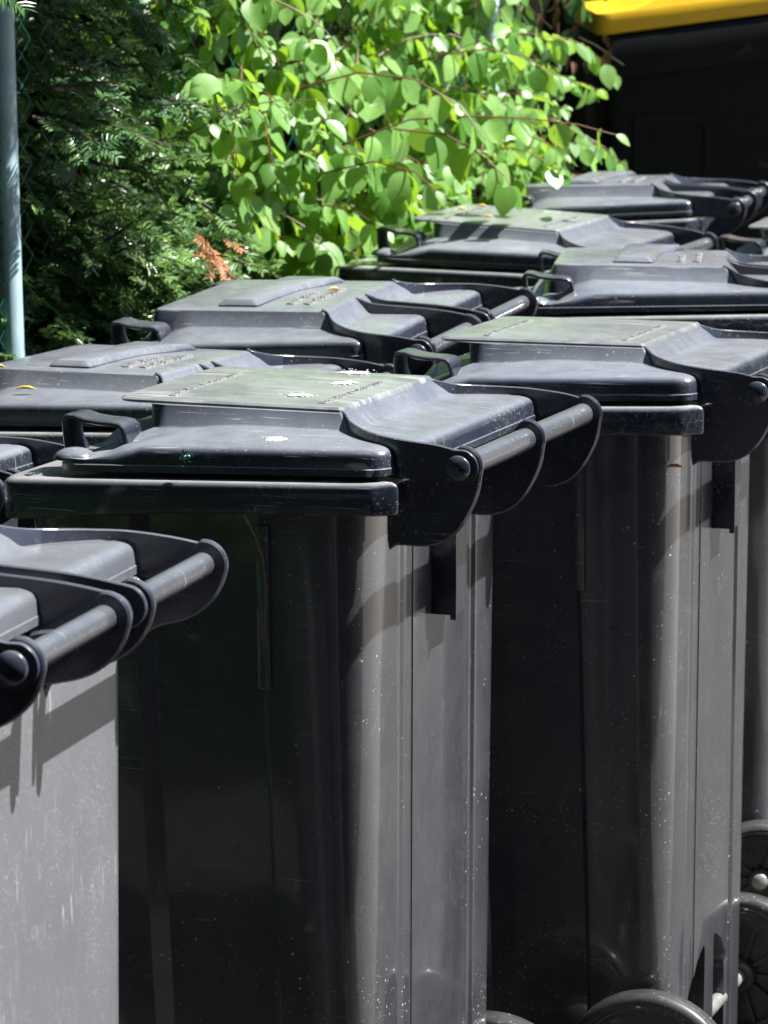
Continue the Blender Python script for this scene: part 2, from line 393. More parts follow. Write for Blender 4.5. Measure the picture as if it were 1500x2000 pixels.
def make_wheel(parent, cx, cy, sgn, q=1.):
    R0 = .127*q; wd = .042/q
    wh = empty('wheel', (cx, cy, R0), parent); wh.scale = (q, q, q)
    mb = MB(); n = 56
    prof = [(.088, -.5), (.101, -.52), (.104, -.47), (.108, -.52), (.1105, -.47), (.1145, -.51), (.121, -.45), (.1255, -.36), (.127, -.25), (.1262, -.2), (.127, -.15), (.127, .15), (.1262, .2), (.127, .25), (.1255, .36), (.121, .45), (.1145, .51), (.1105, .47), (.108, .52), (.104, .47), (.101, .52), (.088, .5)]
    rings = [[(r*math.cos(a), y*wd, r*math.sin(a)) for a in [2*math.pi*k/n for k in range(n)]] for r, y in prof]
    rings.append(rings[0]); mb.loft(rings, False, False)
    fix_normals(mb.build('tyre', M['rubber'], wh, 50))
    mb = MB()
    prof = [(.079, -.42), (.088, -.42), (.088, .42), (.079, .42), (.079, -.42)]
    mb.loft([[(r*math.cos(a), y*wd, r*math.sin(a)) for a in [2*math.pi*k/n for k in range(n)]] for r, y in prof], False, False)
    prof = [(.012, -.5), (.024, -.5), (.026, -.4), (.026, .4), (.024, .5), (.012, .5), (.012, -.5)]
    mb.loft([[(r*math.cos(a), y*wd, r*math.sin(a)) for a in [2*math.pi*k/n for k in range(n)]] for r, y in prof], False, False)
    for k in range(10):
        a = 2*math.pi*k/10; m = Matrix.Rotation(-a, 3, 'Y')
        mb.box(m @ Vector((.052, 0, 0)), (.030, .010, .0028), 0, m)
    mb.loft([[(r*math.cos(a), y, r*math.sin(a)) for a in [2*math.pi*k/n for k in range(n)]] for r, y in ((.024, -.002), (.083, -.002), (.083, .002), (.024, .002), (.024, -.002))], False, False)
    fix_normals(mb.build('wheel_rim', M['wheel'], wh, 35))
    mb = MB(); disc(mb, 0, sgn*wd*.5, 0, .018, .005, .006, sgn)
    fix_normals(mb.build('hub_cap', M['steel'], wh, 40))
    return wh

def lid_rings(kind):
    """list of (outline, z function, material index of the band above)"""
    L = lambda e, rf=.045: rpoly([(-.194+e, -.278+e, rf-e*.5), (.246-e, -.278+e, .03-e*.5), (.250-e, -WL+.012+e*.4, .004), (.268-e, -WL+e*.4, .012), (.268-e, WL-e*.4, .012), (.250-e, WL-.012-e*.4, .004), (.246-e, .278-e, .03-e*.5), (-.194+e, .278-e, rf-e*.5)], 6, 9)
    WL = .238 if kind == 1 else .256
    def P(d0, d1, w, r, wf=None):
        wf = wf or w
        return rpoly([(d0, -wf, r), (d1-.03, -w, r*.5), (d1-.008, -w, .003), (d1, -w, .004), (d1, w, .004), (d1-.008, w, .003), (d1-.03, w, r*.5), (d0, wf, r)], 6, 9)
    base = lambda x: z_(.992+.016*max(0, min(1, (x+.2)/.45)))
    R_ = []
    R_.append((L(.030), lambda x, y: base(x)+.012, 0)); R_.append((L(.004), lambda x, y: base(x)+.001, 0))
    R_.append((L(.0), lambda x, y: base(x)+.002, 0)); R_.append((L(.0), lambda x, y: base(x)+.010, 0))
    R_.append((L(.0012), lambda x, y: base(x)+.0112, 0)); R_.append((L(.0022), lambda x, y: base(x)+.022, 0))
    for e, dz in ((.0030, .026), (.0048, .0297), (.0078, .0325), (.0125, .0345), (.020, .0362)):
        R_.append((L(e), (lambda dz: lambda x, y: base(x)+dz-.000*abs(y))(dz), 0))
    top = z_(1.074); sh = lambda x, y: z_(1.043)+.004*math.cos(min(1.5, abs(y)*6)) if x > 0.16 else z_(1.0425)
    if kind == 1:
        R_.append((P(-.106, .170, .184, .03), lambda x, y: z_(1.048)-.008*max(0, min(1, (-x+.02)/.1)), 0))
        R_.append((P(-.110, .165, .181, .03), lambda x, y: z_(1.050)-.007*max(0, min(1, (-x+.02)/.1)), 0))
        R_.append((P(-.116, .149, .168, .03), lambda x, y: top-.007, 0))
        R_.append((P(-.1565, .1475, .1655, .025, .1635), lambda x, y: top-.006+.000*x, 1))
        R_.append((P(-.159, .1465, .165, .025, .163), lambda x, y: top-.003, 1))
        R_.append((P(-.156, .144, .162, .025, .160), lambda x, y: top-.0003, 1))
    else:
        R_.append((P(-.166, .172, .188, .03), lambda x, y: z_(1.044), 0))
        R_.append((P(-.163, .166, .185, .03), lambda x, y: z_(1.046), 0))
        R_.append((P(-.154, .147, .170, .025), lambda x, y: top-.008, 0))
        R_.append((P(-.152, .144, .168, .025), lambda x, y: top-.0055, 0))
        R_.append((P(-.147, .140, .164, .022), lambda x, y: top-.0045, 1))
    last = R_[-1][0]; zl = R_[-1][1](0, 0)
    for k in (.85, .6, .3, .08):
        R_.append(([Vector((p.x*k, p.y*k)) for p in last], (lambda k: lambda x, y: zl+.0045*(1-k*k))(k), 1))
    return R_
def make_lid(kind, parent, mats, ear_mat):
    mb = MB(); rings = []; mis = []
    for o, zf, mi in lid_rings(kind):
        ring = []
        for p in o:
            z = zf(p.x, p.y)
            # hollow below each grip at the front corners
            if p.x < -.10 and z > z_(1.012):
                gx = max(0, min(1, (-.10-p.x)/.035)); gy = max(0, min(1, (abs(p.y)-.10)/.04))*max(0, min(1, 1))
                if z < z_(1.05) : z = max(z-.026*gx*gy, z_(1.010)) if abs(p.y) > .10 else z
            ring.append((p.x, p.y, z))
        rings.append(ring); mis.append(mi)
    mb.loft(rings, False, True, 0, mis)
    if kind == 2:   # raised rib across the platform, flaring to the back
        zt = z_(1.0705)
        def rr(e, z): 
            pl = rpoly([(-.052+e, -.140+e, .008), (.020-e, -.140+e, .008), (.030-e, .02, .03), (.070-e, .138-e, .008), (-.045+e, .138-e, .008)], 5, 3)
            return [(p.x, p.y, z+.0045*(1-min(1, (p.x/.15)**2*.6+(p.y/.18)**2*.6))) for p in pl]
        mb.loft([rr(0, zt-.006), rr(.001, zt), rr(.009, zt+.0075), rr(.012, zt+.0085)], False, True, 1)
    lid = mb.build('lid', mats, parent, 30); fix_normals(lid)
    # hinge arms
    bd = .332 if kind == 1 else .338; cz = z_(1.022); ra = .0215
    def arm(sign, w_in, w_out, start_w):
        # curved sheet from the platform corner out to the pivot
        a = MB(); N_ = 22; rings = []
        path = [(.140, start_w, z_(1.0735), z_(1.03)), (.150, start_w*1.02, z_(1.069), z_(1.02)), (.168, start_w+(w_out-start_w)*.32, z_(1.0615), z_(1.01)), (.192, start_w+(w_out-start_w)*.62, z_(1.0575), z_(1.008)), (.222, start_w+(w_out-start_w)*.86, z_(1.0545), z_(1.006)), (.256, w_out, z_(1.0520), z_(1.0045)), (.30, w_out, z_(1.0480), z_(1.004)), (bd-.008, w_out, cz+ra*.985, cz-ra*.94)]
        pts = []
        for i in range(len(path)-1):
            for k in range(8):
                t = k/8; p0 = path[max(i-1, 0)]; p1 = path[i]; p2 = path[i+1]; p3 = path[min(i+2, len(path)-1)]
                pts.append([.5*((2*p1[j])+(-p0[j]+p2[j])*t+(2*p0[j]-5*p1[j]+4*p2[j]-p3[j])*t*t+(-p0[j]+3*p1[j]-3*p2[j]+p3[j])*t**3) for j in range(4)])
        pts.append(list(path[-1]))
        for q in [R(x) for x in range(81, -1, -9)]:
            pts.append([bd+ra*math.cos(q), w_out, cz+ra*math.sin(q)+(.0005 if q == 0 else 0), cz-ra*math.sin(q)-(.0005 if q == 0 else 0)])
        th = .006
        for d, w, zt, zb in pts:
            rings.append([(d, w, zb), (d, w-sign*th, zb), (d, w-sign*th, zt-.001), (d, w-sign*(th-.0015), zt), (d, w-sign*.0015, zt), (d, w, zt-.001)])
        a.loft(rings, True, True)
        o = a.build('hinge_arm', ear_mat, lid, 40); fix_normals(o)
    WO = .2495 if kind == 1 else .2655; PW = .163 if kind == 1 else .167
    arm(-1, 0, -WO, -PW); arm(1, 0, WO, PW)
    if kind == 2:
        for w in (-.024, .024):
            a = MB(); sg = -1 if w > 0 else 1
            ol = [(.138, z_(1.072)), (.155, z_(1.066)), (.172, z_(1.060)), (.22, z_(1.057)), (.29, z_(1.052))]+[(bd+ra*math.cos(q), cz+ra*math.sin(q)) for q in [R(x) for x in range(80, -100, -15)]]+[(.30, z_(1.004)), (.2, z_(1.004)), (.138, z_(1.02))]
            plate(a, ol, min(w, w+sg*.006), max(w, w+sg*.006)); fix_normals(a.build('hinge_arm', ear_mat, lid, 40))
    # strap grips at both front corners
    for s in (-1, 1):
        a = MB()
        c = [(-.187, .998), (-.193, 1.012), (-.1985, 1.030), (-.1995, 1.048), (-.1985, 1.0545), (-.194, 1.0575), (-.184, 1.0570), (-.170, 1.0530), (-.152, 1.0510), (-.134, 1.0505), (-.123, 1.0490), (-.117, 1.0440), (-.1145, 1.036), (-.112, 1.026), (-.109, 1.016)]
        rings = []
        for i, (d, z) in enumerate(c):
            t = Vector((c[min(i+1, len(c)-1)][0]-c[max(i-1, 0)][0], c[min(i+1, len(c)-1)][1]-c[max(i-1, 0)][1])).normalized(); n = Vector((-t.y, t.x))
            hw = .0245+(.006 if i < 2 else 0); wc = -.2085
            e = .0045
            prof = [(-1, 0), (-1, -.8), (-.9, -1), (.9, -1), (1, -.8), (1, 0), (.93, .35), (-.93, .35)]
            rings.append([(d+n.x*q*e, s*(wc*-1)+hw*p, z_(z)+n.y*q*e) for p, q in prof])
        a.loft(rings, True, True); fix_normals(a.build('lid_handle', ear_mat, lid, 40))
        a = MB()   # rounded bump under the grip
        rg = []
        for th in [R(x) for x in range(0, 91, 15)]:
            k = math.cos(th); h = math.sin(th)
            rg.append([(-.176+(.028*k)*math.cos(q), s*.246+(.026*k)*math.sin(q), z_(1.006)+.014*h) for q in [2*math.pi*j/20 for j in range(20)]] if k > .01 else [(-.176+.0005*math.cos(q), s*.247+.0005*math.sin(q), z_(1.006)+.014) for q in [2*math.pi*j/20 for j in range(20)]])
        a.loft(rg, True, True); fix_normals(a.build('corner_boss', mats[0], lid, 60))
    return lid
def text_mesh(txt, size, name, mat, parent, loc, rotz, depth=.0012, tilt=0., crown=True):
    cu = bpy.data.curves.new(name, 'FONT'); cu.body = txt; cu.size = size; cu.extrude = depth; cu.resolution_u = 2
    cu.align_x = 'LEFT'
    t = bpy.data.objects.new(name, cu); COL.objects.link(t)
    dg = bpy.context.evaluated_depsgraph_get(); me = bpy.data.meshes.new_from_object(t.evaluated_get(dg)); me.name = name
    bpy.data.objects.remove(t)
    me.materials.clear(); me.materials.append(mat)
    c_, s_ = math.cos(rotz), math.sin(rotz)
    if crown:
        for v in me.vertices:
            x = loc[0]+v.co.x*c_-v.co.y*s_; y = loc[1]+v.co.x*s_+v.co.y*c_
            k = max(x/.142 if x > 0 else -x/.153, abs(y)/.161)
            v.co.z += .0045*(1-k*k) if k < .85 else .00125*(1-k)/.15
    o = bpy.data.objects.new(name, me); COL.objects.link(o); o.parent = parent; o.location = loc; o.rotation_euler = (tilt, 0, rotz)
    return o

def make_bin(kind, mats):
    root = empty('wheelie_bin')
    db = .214 if kind == 1 else .250; bd = .332 if kind == 1 else .338; cz = z_(1.022)
    make_body(db, root, mats['body'], kind)
    rim = make_rim(db, root, mats['rim'])
    ws = (-.240, 0, .240) if kind == 1 else (-.256, -.034, .034, .256)
    ol = ear_outline(kind, db, bd)
    for w in ws:
        a = MB(); h = .0042
        ol2 = ol
        if abs(w) > .2:   # the outer brackets end at the collar instead of running down the rounded corner
            ol2 = [(db+.022, z_(.985))]+[p for p in ol[1:-1] if p[0] > db+.034]+[(db+.030, cz-(.1025 if kind == 1 else .072)), (db+.022, cz-(.109 if kind == 1 else .077))]
        plate(a, ol2, w-h, w+h, .0022); fix_normals(a.build('hinge_bracket', mats['ear'], root, 40))
    spans = ((-.237, .237),) if kind == 1 else ((-.253, -.036), (.036, .253))
    for a0, a1 in spans:
        a = MB(); a.tube([(bd, a0, cz), (bd, (a0+a1)/2, cz), (bd, a1, cz)], .0145 if kind == 1 else .0128, 28)
        fix_normals(a.build('handle_bar', mats['bar'], root, 60))
    caps = ((-.2555, -1), (.2555, 1)) if kind == 1 else ((-.2715, -1), (.2715, 1), (.0237, -1), (-.0237, 1))
    for w, s in caps:
        a = MB(); disc(a, bd-.001, w, cz, .0155, .003, .005, s); fix_normals(a.build('pivot_cap', mats['ear'], root, 70))
    # thin stiffening ribs
    for s in (-1, 1):
        a = MB()
        a.loft([[(x, s*y, z) for x, y in ((.074, .2555), (.090, .2555), (.090, .2655+k), (.086, .2665+k), (.078, .2665+k), (.074, .2655+k))] for z, k in ((z_(.735), -.006), (z_(.739), -.0045), (z_(.94), .001))])
        fix_normals(a.build('side_rib', mats['body'], root, 30))
    if kind == 1:
        a = MB()
        b0 = db-.006; b1 = db+.030
        def chan(x0, x1, y0, y1, z0, z1): a.box(((x0+x1)/2, (y0+y1)/2, (z0+z1)/2), ((x1-x0)/2, (y1-y0)/2, (z1-z0)/2))
        chan(b0, b1, -.026, -.022, z_(.795), z_(.992)); chan(b0, b1, .022, .026, z_(.795), z_(.992))
        chan(b1-.004, b1, -.0215, .0215, z_(.7955), z_(.9915)); chan(b0, b1-.0045, -.0215, .0215, z_(.802), z_(.806))
        chan(b1-.0035, b1+.004, -.0262, -.0235, z_(.789), z_(.99))
        fix_normals(a.build('stiffener_channel', mats['ear'], root, 30))
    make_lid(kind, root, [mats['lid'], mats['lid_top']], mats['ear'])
    axd = db-.018; q = 1. if kind == 1 else .80; az_ = .127*q
    a = MB(); a.tube([(axd, -.262, az_), (axd, 0, az_), (axd, .262, az_)], .011, 20); fix_normals(a.build('axle', M['steel'], root, 60))
    for s in (-1, 1): make_wheel(root, axd, s*.282, s, q)
    return root

def place(o, cx, cy, a, l, m, s=1.0):
    rot = Matrix.Rotation(a, 4, 'Z') @ Matrix.Rotation(-m, 4, 'X') @ Matrix.Rotation(l, 4, 'Y')
    p = rot @ Vector((0, 0, GZ)) + Vector((cx, cy, 0))
    o.location = p; o.rotation_euler = rot.to_euler(); o.scale = (s, s, s)

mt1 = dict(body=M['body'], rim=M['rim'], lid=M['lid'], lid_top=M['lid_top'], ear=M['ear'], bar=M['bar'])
mt2 = dict(body=M['body'], rim=M['rim'], lid=M['lid'], lid_top=M['lid'], ear=M['ear'], bar=M['bar'])
mt3 = dict(body=M['body_grey'], rim=M['rim'], lid=M['lid_grey'], lid_top=M['lid_grey'], ear=M['ear_grey'], bar=M['bar'])
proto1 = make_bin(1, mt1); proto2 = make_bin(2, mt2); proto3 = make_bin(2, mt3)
GRP = 'wheelie bins parked in two rows'
def lid_of(b): return [c for c in b.children if c.name.startswith('lid')][0]
# embossed lettering
def letter(b, kind):
    L = lid_of(b); zt = z_(1.0745) if kind == 1 else z_(1.0705)
    m_ = M['lettering']
    if kind == 1:
        text_mesh('KEINE HEISSE ASCHE EINFÜLLEN', .0150, 'embossed_lettering', m_, L, (.118, -.142, zt-.0002), math.pi/2, .0006)
        text_mesh('KEINE HEISSE ASCHE EINFÜLLEN', .0150, 'embossed_lettering', m_, L, (-.085, -.142, zt-.0002), math.pi/2, .0006)
        text_mesh('DIN EN 840', .016, 'embossed_lettering', b.children[1].data.materials[0], b, (-.228, -.274, z_(.9852)), R(60), .0006, 0., False)
    else:
        text_mesh('KEINE HEISSE', .020, 'embossed_lettering', m_, L, (.072, -.115, zt-.0002), math.pi/2, .0012)
        text_mesh('ASCHE EINFÜLLEN', .020, 'embossed_lettering', m_, L, (.100, -.115, zt-.0002), math.pi/2, .0012)
for b, k in ((proto1, 1), (proto2, 2), (proto3, 2)): letter(b, k)

spec = [
 ('A', 1, proto1, (-0.131, 4.567, -0.359, -0.001, 0.0), 'near black bin in the middle with white bird droppings on its lid'),
 ('B', 1, None, (0.279, 5.175, -0.329, -0.006, 0.015), 'black bin right behind the one with bird droppings, its steel axle end showing'),
 ('D', 1, None, (0.214, 7.145, -0.372, 0.047, -0.007), 'black bin with leaf shadows on its lid under the overhanging leafy branch'),
 ('K', 1, None, (0.897, 7.0, -0.298, -0.001, 0.002), 'black bin at the right edge, only its front grip and lid corner visible'),
 ('C', 2, proto2, (0.45, 6.314, -0.107, 0.01, 0.008), 'third bin of the right row with a raised rib across its grey lid'),
 ('F', 2, None, (-0.128, 5.846, -0.351, -0.026, -0.048, 0.991), 'bin against the hedge with one orange husk on its grey ribbed lid'),
 ('E', 2, None, (-0.383, 5.218, -0.387, -0.008, 0.007, 0.962), 'dusty bin at the left with two yellow husks on its embossed lid'),
 ('M', 2, None, (-0.805, 4.677, -0.36, 0.016, 0.001, 0.93), 'bin cut by the left edge, only a grey lid bulge and hinge arm showing'),
 ('G', 2, None, (0.512, 8.095, -0.213, -0.026, 0.007), 'farthest bin standing in front of the large container with the yellow lid'),
 ('P', 2, proto3, (-0.573, 3.423, -0.274, -0.005, 0.002), 'nearest bin at the lower left, scratched pale grey body with two handle bars'),
]
BINS = {}
for key, kind, pr, pose, lab in spec:
    o = pr if pr else copy_tree(proto1 if kind == 1 else proto2)
    place(o, *pose); tag(o, lab, 'wheelie bin', GRP); BINS[key] = o
bpy.context.view_layer.update()
def binpt(k, d, w, z): return BINS[k].matrix_world @ Vector((d, w, z_(z)))

# bird droppings on the nearest black bin
def splat(parent, loc, r, seed, tilt=0.):
    rg = random.Random(seed); mb = MB(); n = 46
    rr = []
    ph = [rg.random()*6.28 for _ in range(6)]
    for k in range(n):
        a = 2*math.pi*k/n
        q = r*(.62+.10*math.sin(2*a+ph[0])+.09*math.sin(5*a+ph[1])+.07*math.sin(9*a+ph[2])+.06*math.sin(14*a+ph[3]))
        rr.append(q*(1+.14*(rg.random()-.3)))
    rings = []
    for f, h in ((1, .0), (.97, .0006), (.6, .0011), (.25, .0016), (.02, .0017)):
        rings.append([(rr[k]*f*math.cos(2*math.pi*k/n), rr[k]*f*math.sin(2*math.pi*k/n), h) for k in range(n)])
    mb.loft(rings, False, True)
    for k in range(16):
        a = rg.random()*6.28; d = r*(.8+rg.random()*.5); q = .0006+.0010*rg.random()
        c = (d*math.cos(a), d*math.sin(a), .0004)
        mb.loft([[(c[0]+q*math.cos(t), c[1]+q*math.sin(t), c[2]+h) for t in [R(60*j) for j in range(6)]] for h, q in ((0, q), (.0006, q*.6))], False, True)
    o = mb.build('bird_dropping', M['dropping'], parent, 60); o.location = loc; o.rotation_euler = (tilt, 0, 0); return o
LA = lid_of(BINS['A'])
splat(LA, (.062, -.095, z_(1.0770)), .021, 1); splat(LA, (.075, .03, z_(1.0775)), .025, 2)
splat(LA, (.045, .140, z_(1.0760)), .028, 3); splat(LA, (.088, -.232, z_(1.0415)), .021, 4, R(6))

# ------------------------------------------------------------------ ground
mb = MB(); mb.add([(-60, -40, 0), (60, -40, 0), (60, 120, 0), (-60, 120, 0)], [(0, 1, 2, 3)])
g = mb.build('ground', M['asphalt'], None, 0, (0, 0, GZ-.012)); tag(g, 'dark worn asphalt under the bins', 'ground', None, 'structure')

mb = MB(); mb.add([(1.05, 4.4, 0), (.55, 3.2, 0), (.5, 2.6, 0), (25, 2.6, 0), (25, 40, 0), (13, 40, 0)], [(0, 1, 2, 3, 4)])
g = mb.build('paving', M['ground'], None, 0, (0, 0, GZ-.008)); tag(g, 'pale sunlit paving beside the row of bins', 'paving', None, 'structure')

# ------------------------------------------------------------------ fence along the hedge
F0 = Vector((-.625, 6.2, 0)); FD = Vector((.349, .937, 0)); FN = Vector((.937, -.349, 0))
def fp(t, n, z): return F0+FD*t+FN*n+Vector((0, 0, z))
fence = empty('chain_link_fence', (F0.x, F0.y, GZ)); tag(fence, 'green chain link fence with pale blue post overgrown by the hedge', 'fence')
def fl(p): return p-Vector((F0.x, F0.y, GZ))
for t in (0, 2.6, -2.6, 5.2):
    mb = MB(); mb.tube([fl(fp(t, 0, GZ)), fl(fp(t-.012, -.02, 1.0)), fl(fp(t-.02, -.03, 2.0))], .0205, 20)
    fix_normals(mb.build('post', M['post'], fence, 60))
mb = MB(); pit = .105; hgt = .054
rows = 18; t0 = -2.7; nt = 50
for i in range(nt):
    pts = []
    for j in range(rows*2+1):
        x = t0+i*pit+(pit/2 if j % 2 else 0); off = .0035*(1 if (j % 2) else -1)
        pts.append(fl(fp(x, -.026+off, 0.05+j*hgt)))
    mb.tube(pts, .0021, 5, 0, False)
    pts = [fl(fp(t0+i*pit+(0 if j % 2 else pit/2)+pit*.0, -.026+(.0035*(1 if not (j % 2) else -1)), 0.05+j*hgt)) for j in range(rows*2+1)]
    mb.tube(pts, .0021, 5, 0, False)
mb.build('wire_mesh', M['wire'], fence, 180)

# ------------------------------------------------------------------ vegetation
rnd = random.Random(11)
def frame(d, up):
    d = d.normalized(); s = d.cross(up)
    if s.length < 1e-3: s = d.cross(Vector((1, 0, 0)))
    s.normalize(); return d, s, s.cross(d).normalized()
def spray(mb, tw, p, d, up, L, nl=.021, mi=0, rg=rnd):
    """one yew shoot: a curved twig with two flat combs of needles"""
    d, s, n = frame(d, up); pts = []; q = Vector(p); dd = d.copy()
    steps = max(5, int(L/.0062))
    droop = Vector((0, 0, -1))*rg.uniform(0, .03); bend = s*rg.uniform(-.02, .02)
    for i in range(steps):
        dd = (dd+droop+bend).normalized(); q = q+dd*(L/steps)
        if i % 3 == 0: pts.append(q.copy())
        f = i/steps; ln = nl*(.55+.45*math.sin(math.pi*(.15+.85*f)))*rg.uniform(.8, 1.1)
        for sg in (-1, 1):
            if rg.random() < .05: continue
            v = (s*sg*.9+dd*(.40+.5*f)+n*rg.uniform(-.25, .55)+s*rg.uniform(-.12, .12)).normalized()
            wv = v.cross(n).normalized()*.0025
            a = q; b = q+v*ln*.5+n*ln*.02; c = q+v*ln-n*ln*.10
            mb.add([a-wv*.5, a+wv*.5, b+wv, c, b-wv], [(0, 1, 2, 3, 4)], mi)
    if len(pts) > 1: tw.tube([p]+pts, [.0013]+[.001]*len(pts), 4, 0, False)
def branch(mb, tw, p, d, L, rg, n_side=5, nl=.021, mi=0):
    n_side = int(n_side*1.8)
    p = Vector(p); d = Vector(d).normalized(); pts = [p.copy()]; q = p.copy()
    k = 8
    for i in range(k):
        d = (d+Vector((rg.uniform(-.1, .1), rg.uniform(-.1, .1), rg.uniform(-.14, .05)))).normalized(); q = q+d*(L/k); pts.append(q.copy())
    tw.tube(pts, [.0032*(1-i/(k+1))+.001 for i in range(k+1)], 5, 0, False)
    up = Vector((rg.uniform(-.4, .4)+.3, rg.uniform(-.4, .4)-.1, 1)).normalized()
    spray(mb, tw, pts[-3], d, up, L*.4, nl, mi, rg)
    _, s, _ = frame(d, up)
    for j in range(n_side):
        sg = 1 if j % 2 else -1; i = 1+int((k-2)*j/max(1, n_side-1))
        dv = (d*.7+s*sg*rg.uniform(.2, 1.1)+Vector((rg.uniform(-.3, .3), rg.uniform(-.3, .3), rg.uniform(-.5, .6)))).normalized()
        up2 = (up+Vector((rg.uniform(-.5, .5), rg.uniform(-.5, .5), 0))).normalized()
        spray(mb, tw, pts[i], dv, up2, L*rg.uniform(.25, .5), nl, mi, rg)

def ovate(mb, p, d, n, L, W, fold, curl, mi=0):
    """ovate leaf with a folded midrib, curved edge and small tip"""
    d, s, n = frame(d, n); prof = [(0, .0), (.06, .42), (.18, .80), (.34, 1.0), (.52, .98), (.70, .78), (.86, .42), (.95, .17), (1.0, 0)]
    vs = []; fs = []
    for i, (t, w) in enumerate(prof):
        c = Vector(p)+d*L*t - n*curl*L*t*t
        hw = w*W*.5
        vs += [c-s*hw+n*(fold*hw-.12*hw*hw/W), c-s*hw*.5+n*fold*hw*.35, c, c+s*hw*.5+n*fold*hw*.35, c+s*hw+n*(fold*hw-.12*hw*hw/W)]
    for i in range(len(prof)-1):
        for j in range(4):
            a = i*5+j; fs.append((a, a+1, a+6, a+5))
    mb.add(vs, fs, mi)
def leafy_stem(mb, tw, pts, sizes, rg, gap=.035, face=Vector((.5, -.45, .74)), mi=0, hang=.6, r0=.0016):
    """stem with opposite pairs of ovate leaves"""
    P = [Vector(p) for p in pts]; tw.tube(P, [r0*(1-.6*i/len(P)) for i in range(len(P))], 5, 0, False)
    acc = 0; last = P[0]; k = 0
    for i in range(1, len(P)):
        seg = P[i]-P[i-1]; n = max(1, int(seg.length/gap))
        for j in range(n):
            q = P[i-1]+seg*((j+.5)/n); k += 1
            t = seg.normalized(); prog = (i-1+j/n)/len(P)
            for sg in (-1, 1):
                if rg.random() < .08: continue
                side = t.cross(face).normalized()
                d = (side*sg*.75+t*.35+Vector((rg.uniform(-.3, .3), rg.uniform(-.3, .3), -hang+rg.uniform(-.3, .3)))).normalized()
                nn = (face+Vector((rg.uniform(-.9, .9), rg.uniform(-.9, .9), rg.uniform(-.6, .4)))).normalized()
                L = rg.uniform(*sizes)*(1-.45*prog**3); 
                base = q+d*.006
                tw.tube([q, base], .0006, 4, 0, False)
                ovate(mb, base, d, nn, L, L*rg.uniform(.66, .85), rg.uniform(.05, .4), rg.uniform(-.1, .45), mi)
    t = (P[-1]-P[-2]).normalized()
    ovate(mb, P[-1], t+Vector((0, 0, -.3)), face, sizes[0]*.6, sizes[0]*.4, .3, .2, mi)

# --- yew
yew = empty('yew_hedge', tuple(fp(-.2, -.3, GZ))); tag(yew, 'dark green yew hedge with flat needle sprays pushing through the fence', 'hedge')
yo = Vector(yew.location)
ym, yt = MB(), MB()
rg = random.Random(5)
def yp(t, n, z): return fp(t, n, z)-yo
for i in range(860):   # visible part
    t = rg.uniform(-.75, .66); z = rg.uniform(.72, 1.75) if i % 3 else rg.uniform(1.35, 1.75)
    if i > 420: t = rg.uniform(-.05, .60); z = rg.uniform(.80, 1.24)
    n = rg.uniform(-.30, .02)
    if z < 1.22 and t > -.05 and rg.random() < .7: n += .13
    if t < .1: n -= .02
    if t < .10: n = min(n, -.13)
    if .08 < t < .75 and 1.14 < z < 1.44 and n > -.12 and rg.random() < .6: n -= .28
    d = FN*rg.uniform(.4, 1)+FD*rg.uniform(-.8, .8)+Vector((0, 0, rg.uniform(-.35, .45)))
    branch(ym, yt, yp(t, n-.03, z), d, rg.uniform(.07, .15), rg, rg.choice((3, 4, 5)), rg.uniform(.022, .031), 1 if (z < 1.25 and rg.random() < .6) else 0)
for i in range(80):    # boughs over and in front of the post (above and left)
    t = rg.uniform(-.6, .35); z = rg.uniform(1.30, 1.95); n = rg.uniform(.0, .16)
    if t < -.15: z = rg.uniform(1.0, 1.95)
    if -.15 < t < .12 and (z < 1.30 or rg.random() < .45): continue
    if t <= -.15: n -= .22; z = max(z, 1.5)
    if t < -.15 and z < 1.32 and rg.random() < .8: continue
    d = FN*rg.uniform(.2, .9)+FD*rg.uniform(-.4, .9)+Vector((0, 0, rg.uniform(-.6, .2)))
    branch(ym, yt, yp(t, n, z), d, rg.uniform(.09, .15), rg, 5, rg.uniform(.020, .028), 0)
    if i % 2: branch(ym, yt, yp(t+rg.uniform(-.05, .05), n-.05, z+rg.uniform(-.06, .06)), d+FN*.3, rg.uniform(.09, .15), rg, 5, rg.uniform(.020, .028), 0)
for i in range(34):    # canopy above the picture, shades the upper left
    t = rg.uniform(-.9, .55); z = rg.uniform(1.85, 2.3); n = rg.uniform(.05, .38)
    d = FN*rg.uniform(.6, 1)+FD*rg.uniform(-.6, .6)+Vector((0, 0, rg.uniform(-.3, .2)))
    branch(ym, yt, yp(t, n, z), d, rg.uniform(.2, .32), rg, 8, .032, 0)
for i in range(150):   # rest of the hedge towards the camera, out of frame
    t = rg.uniform(-3.3, -.75); z = rg.uniform(.2, 2.2); n = rg.uniform(-.12, .0)
    d = FN*rg.uniform(.4, 1)+FD*rg.uniform(-.8, .8)+Vector((0, 0, rg.uniform(-.35, .45)))
    branch(ym, yt, yp(t, n, z), d, rg.uniform(.25, .4), rg, 6, .045, 0)
fo = ym.build('foliage', [M['needle'], M['needle_lit']], yew, 0); yt.build('twigs', M['bark'], yew, 60)
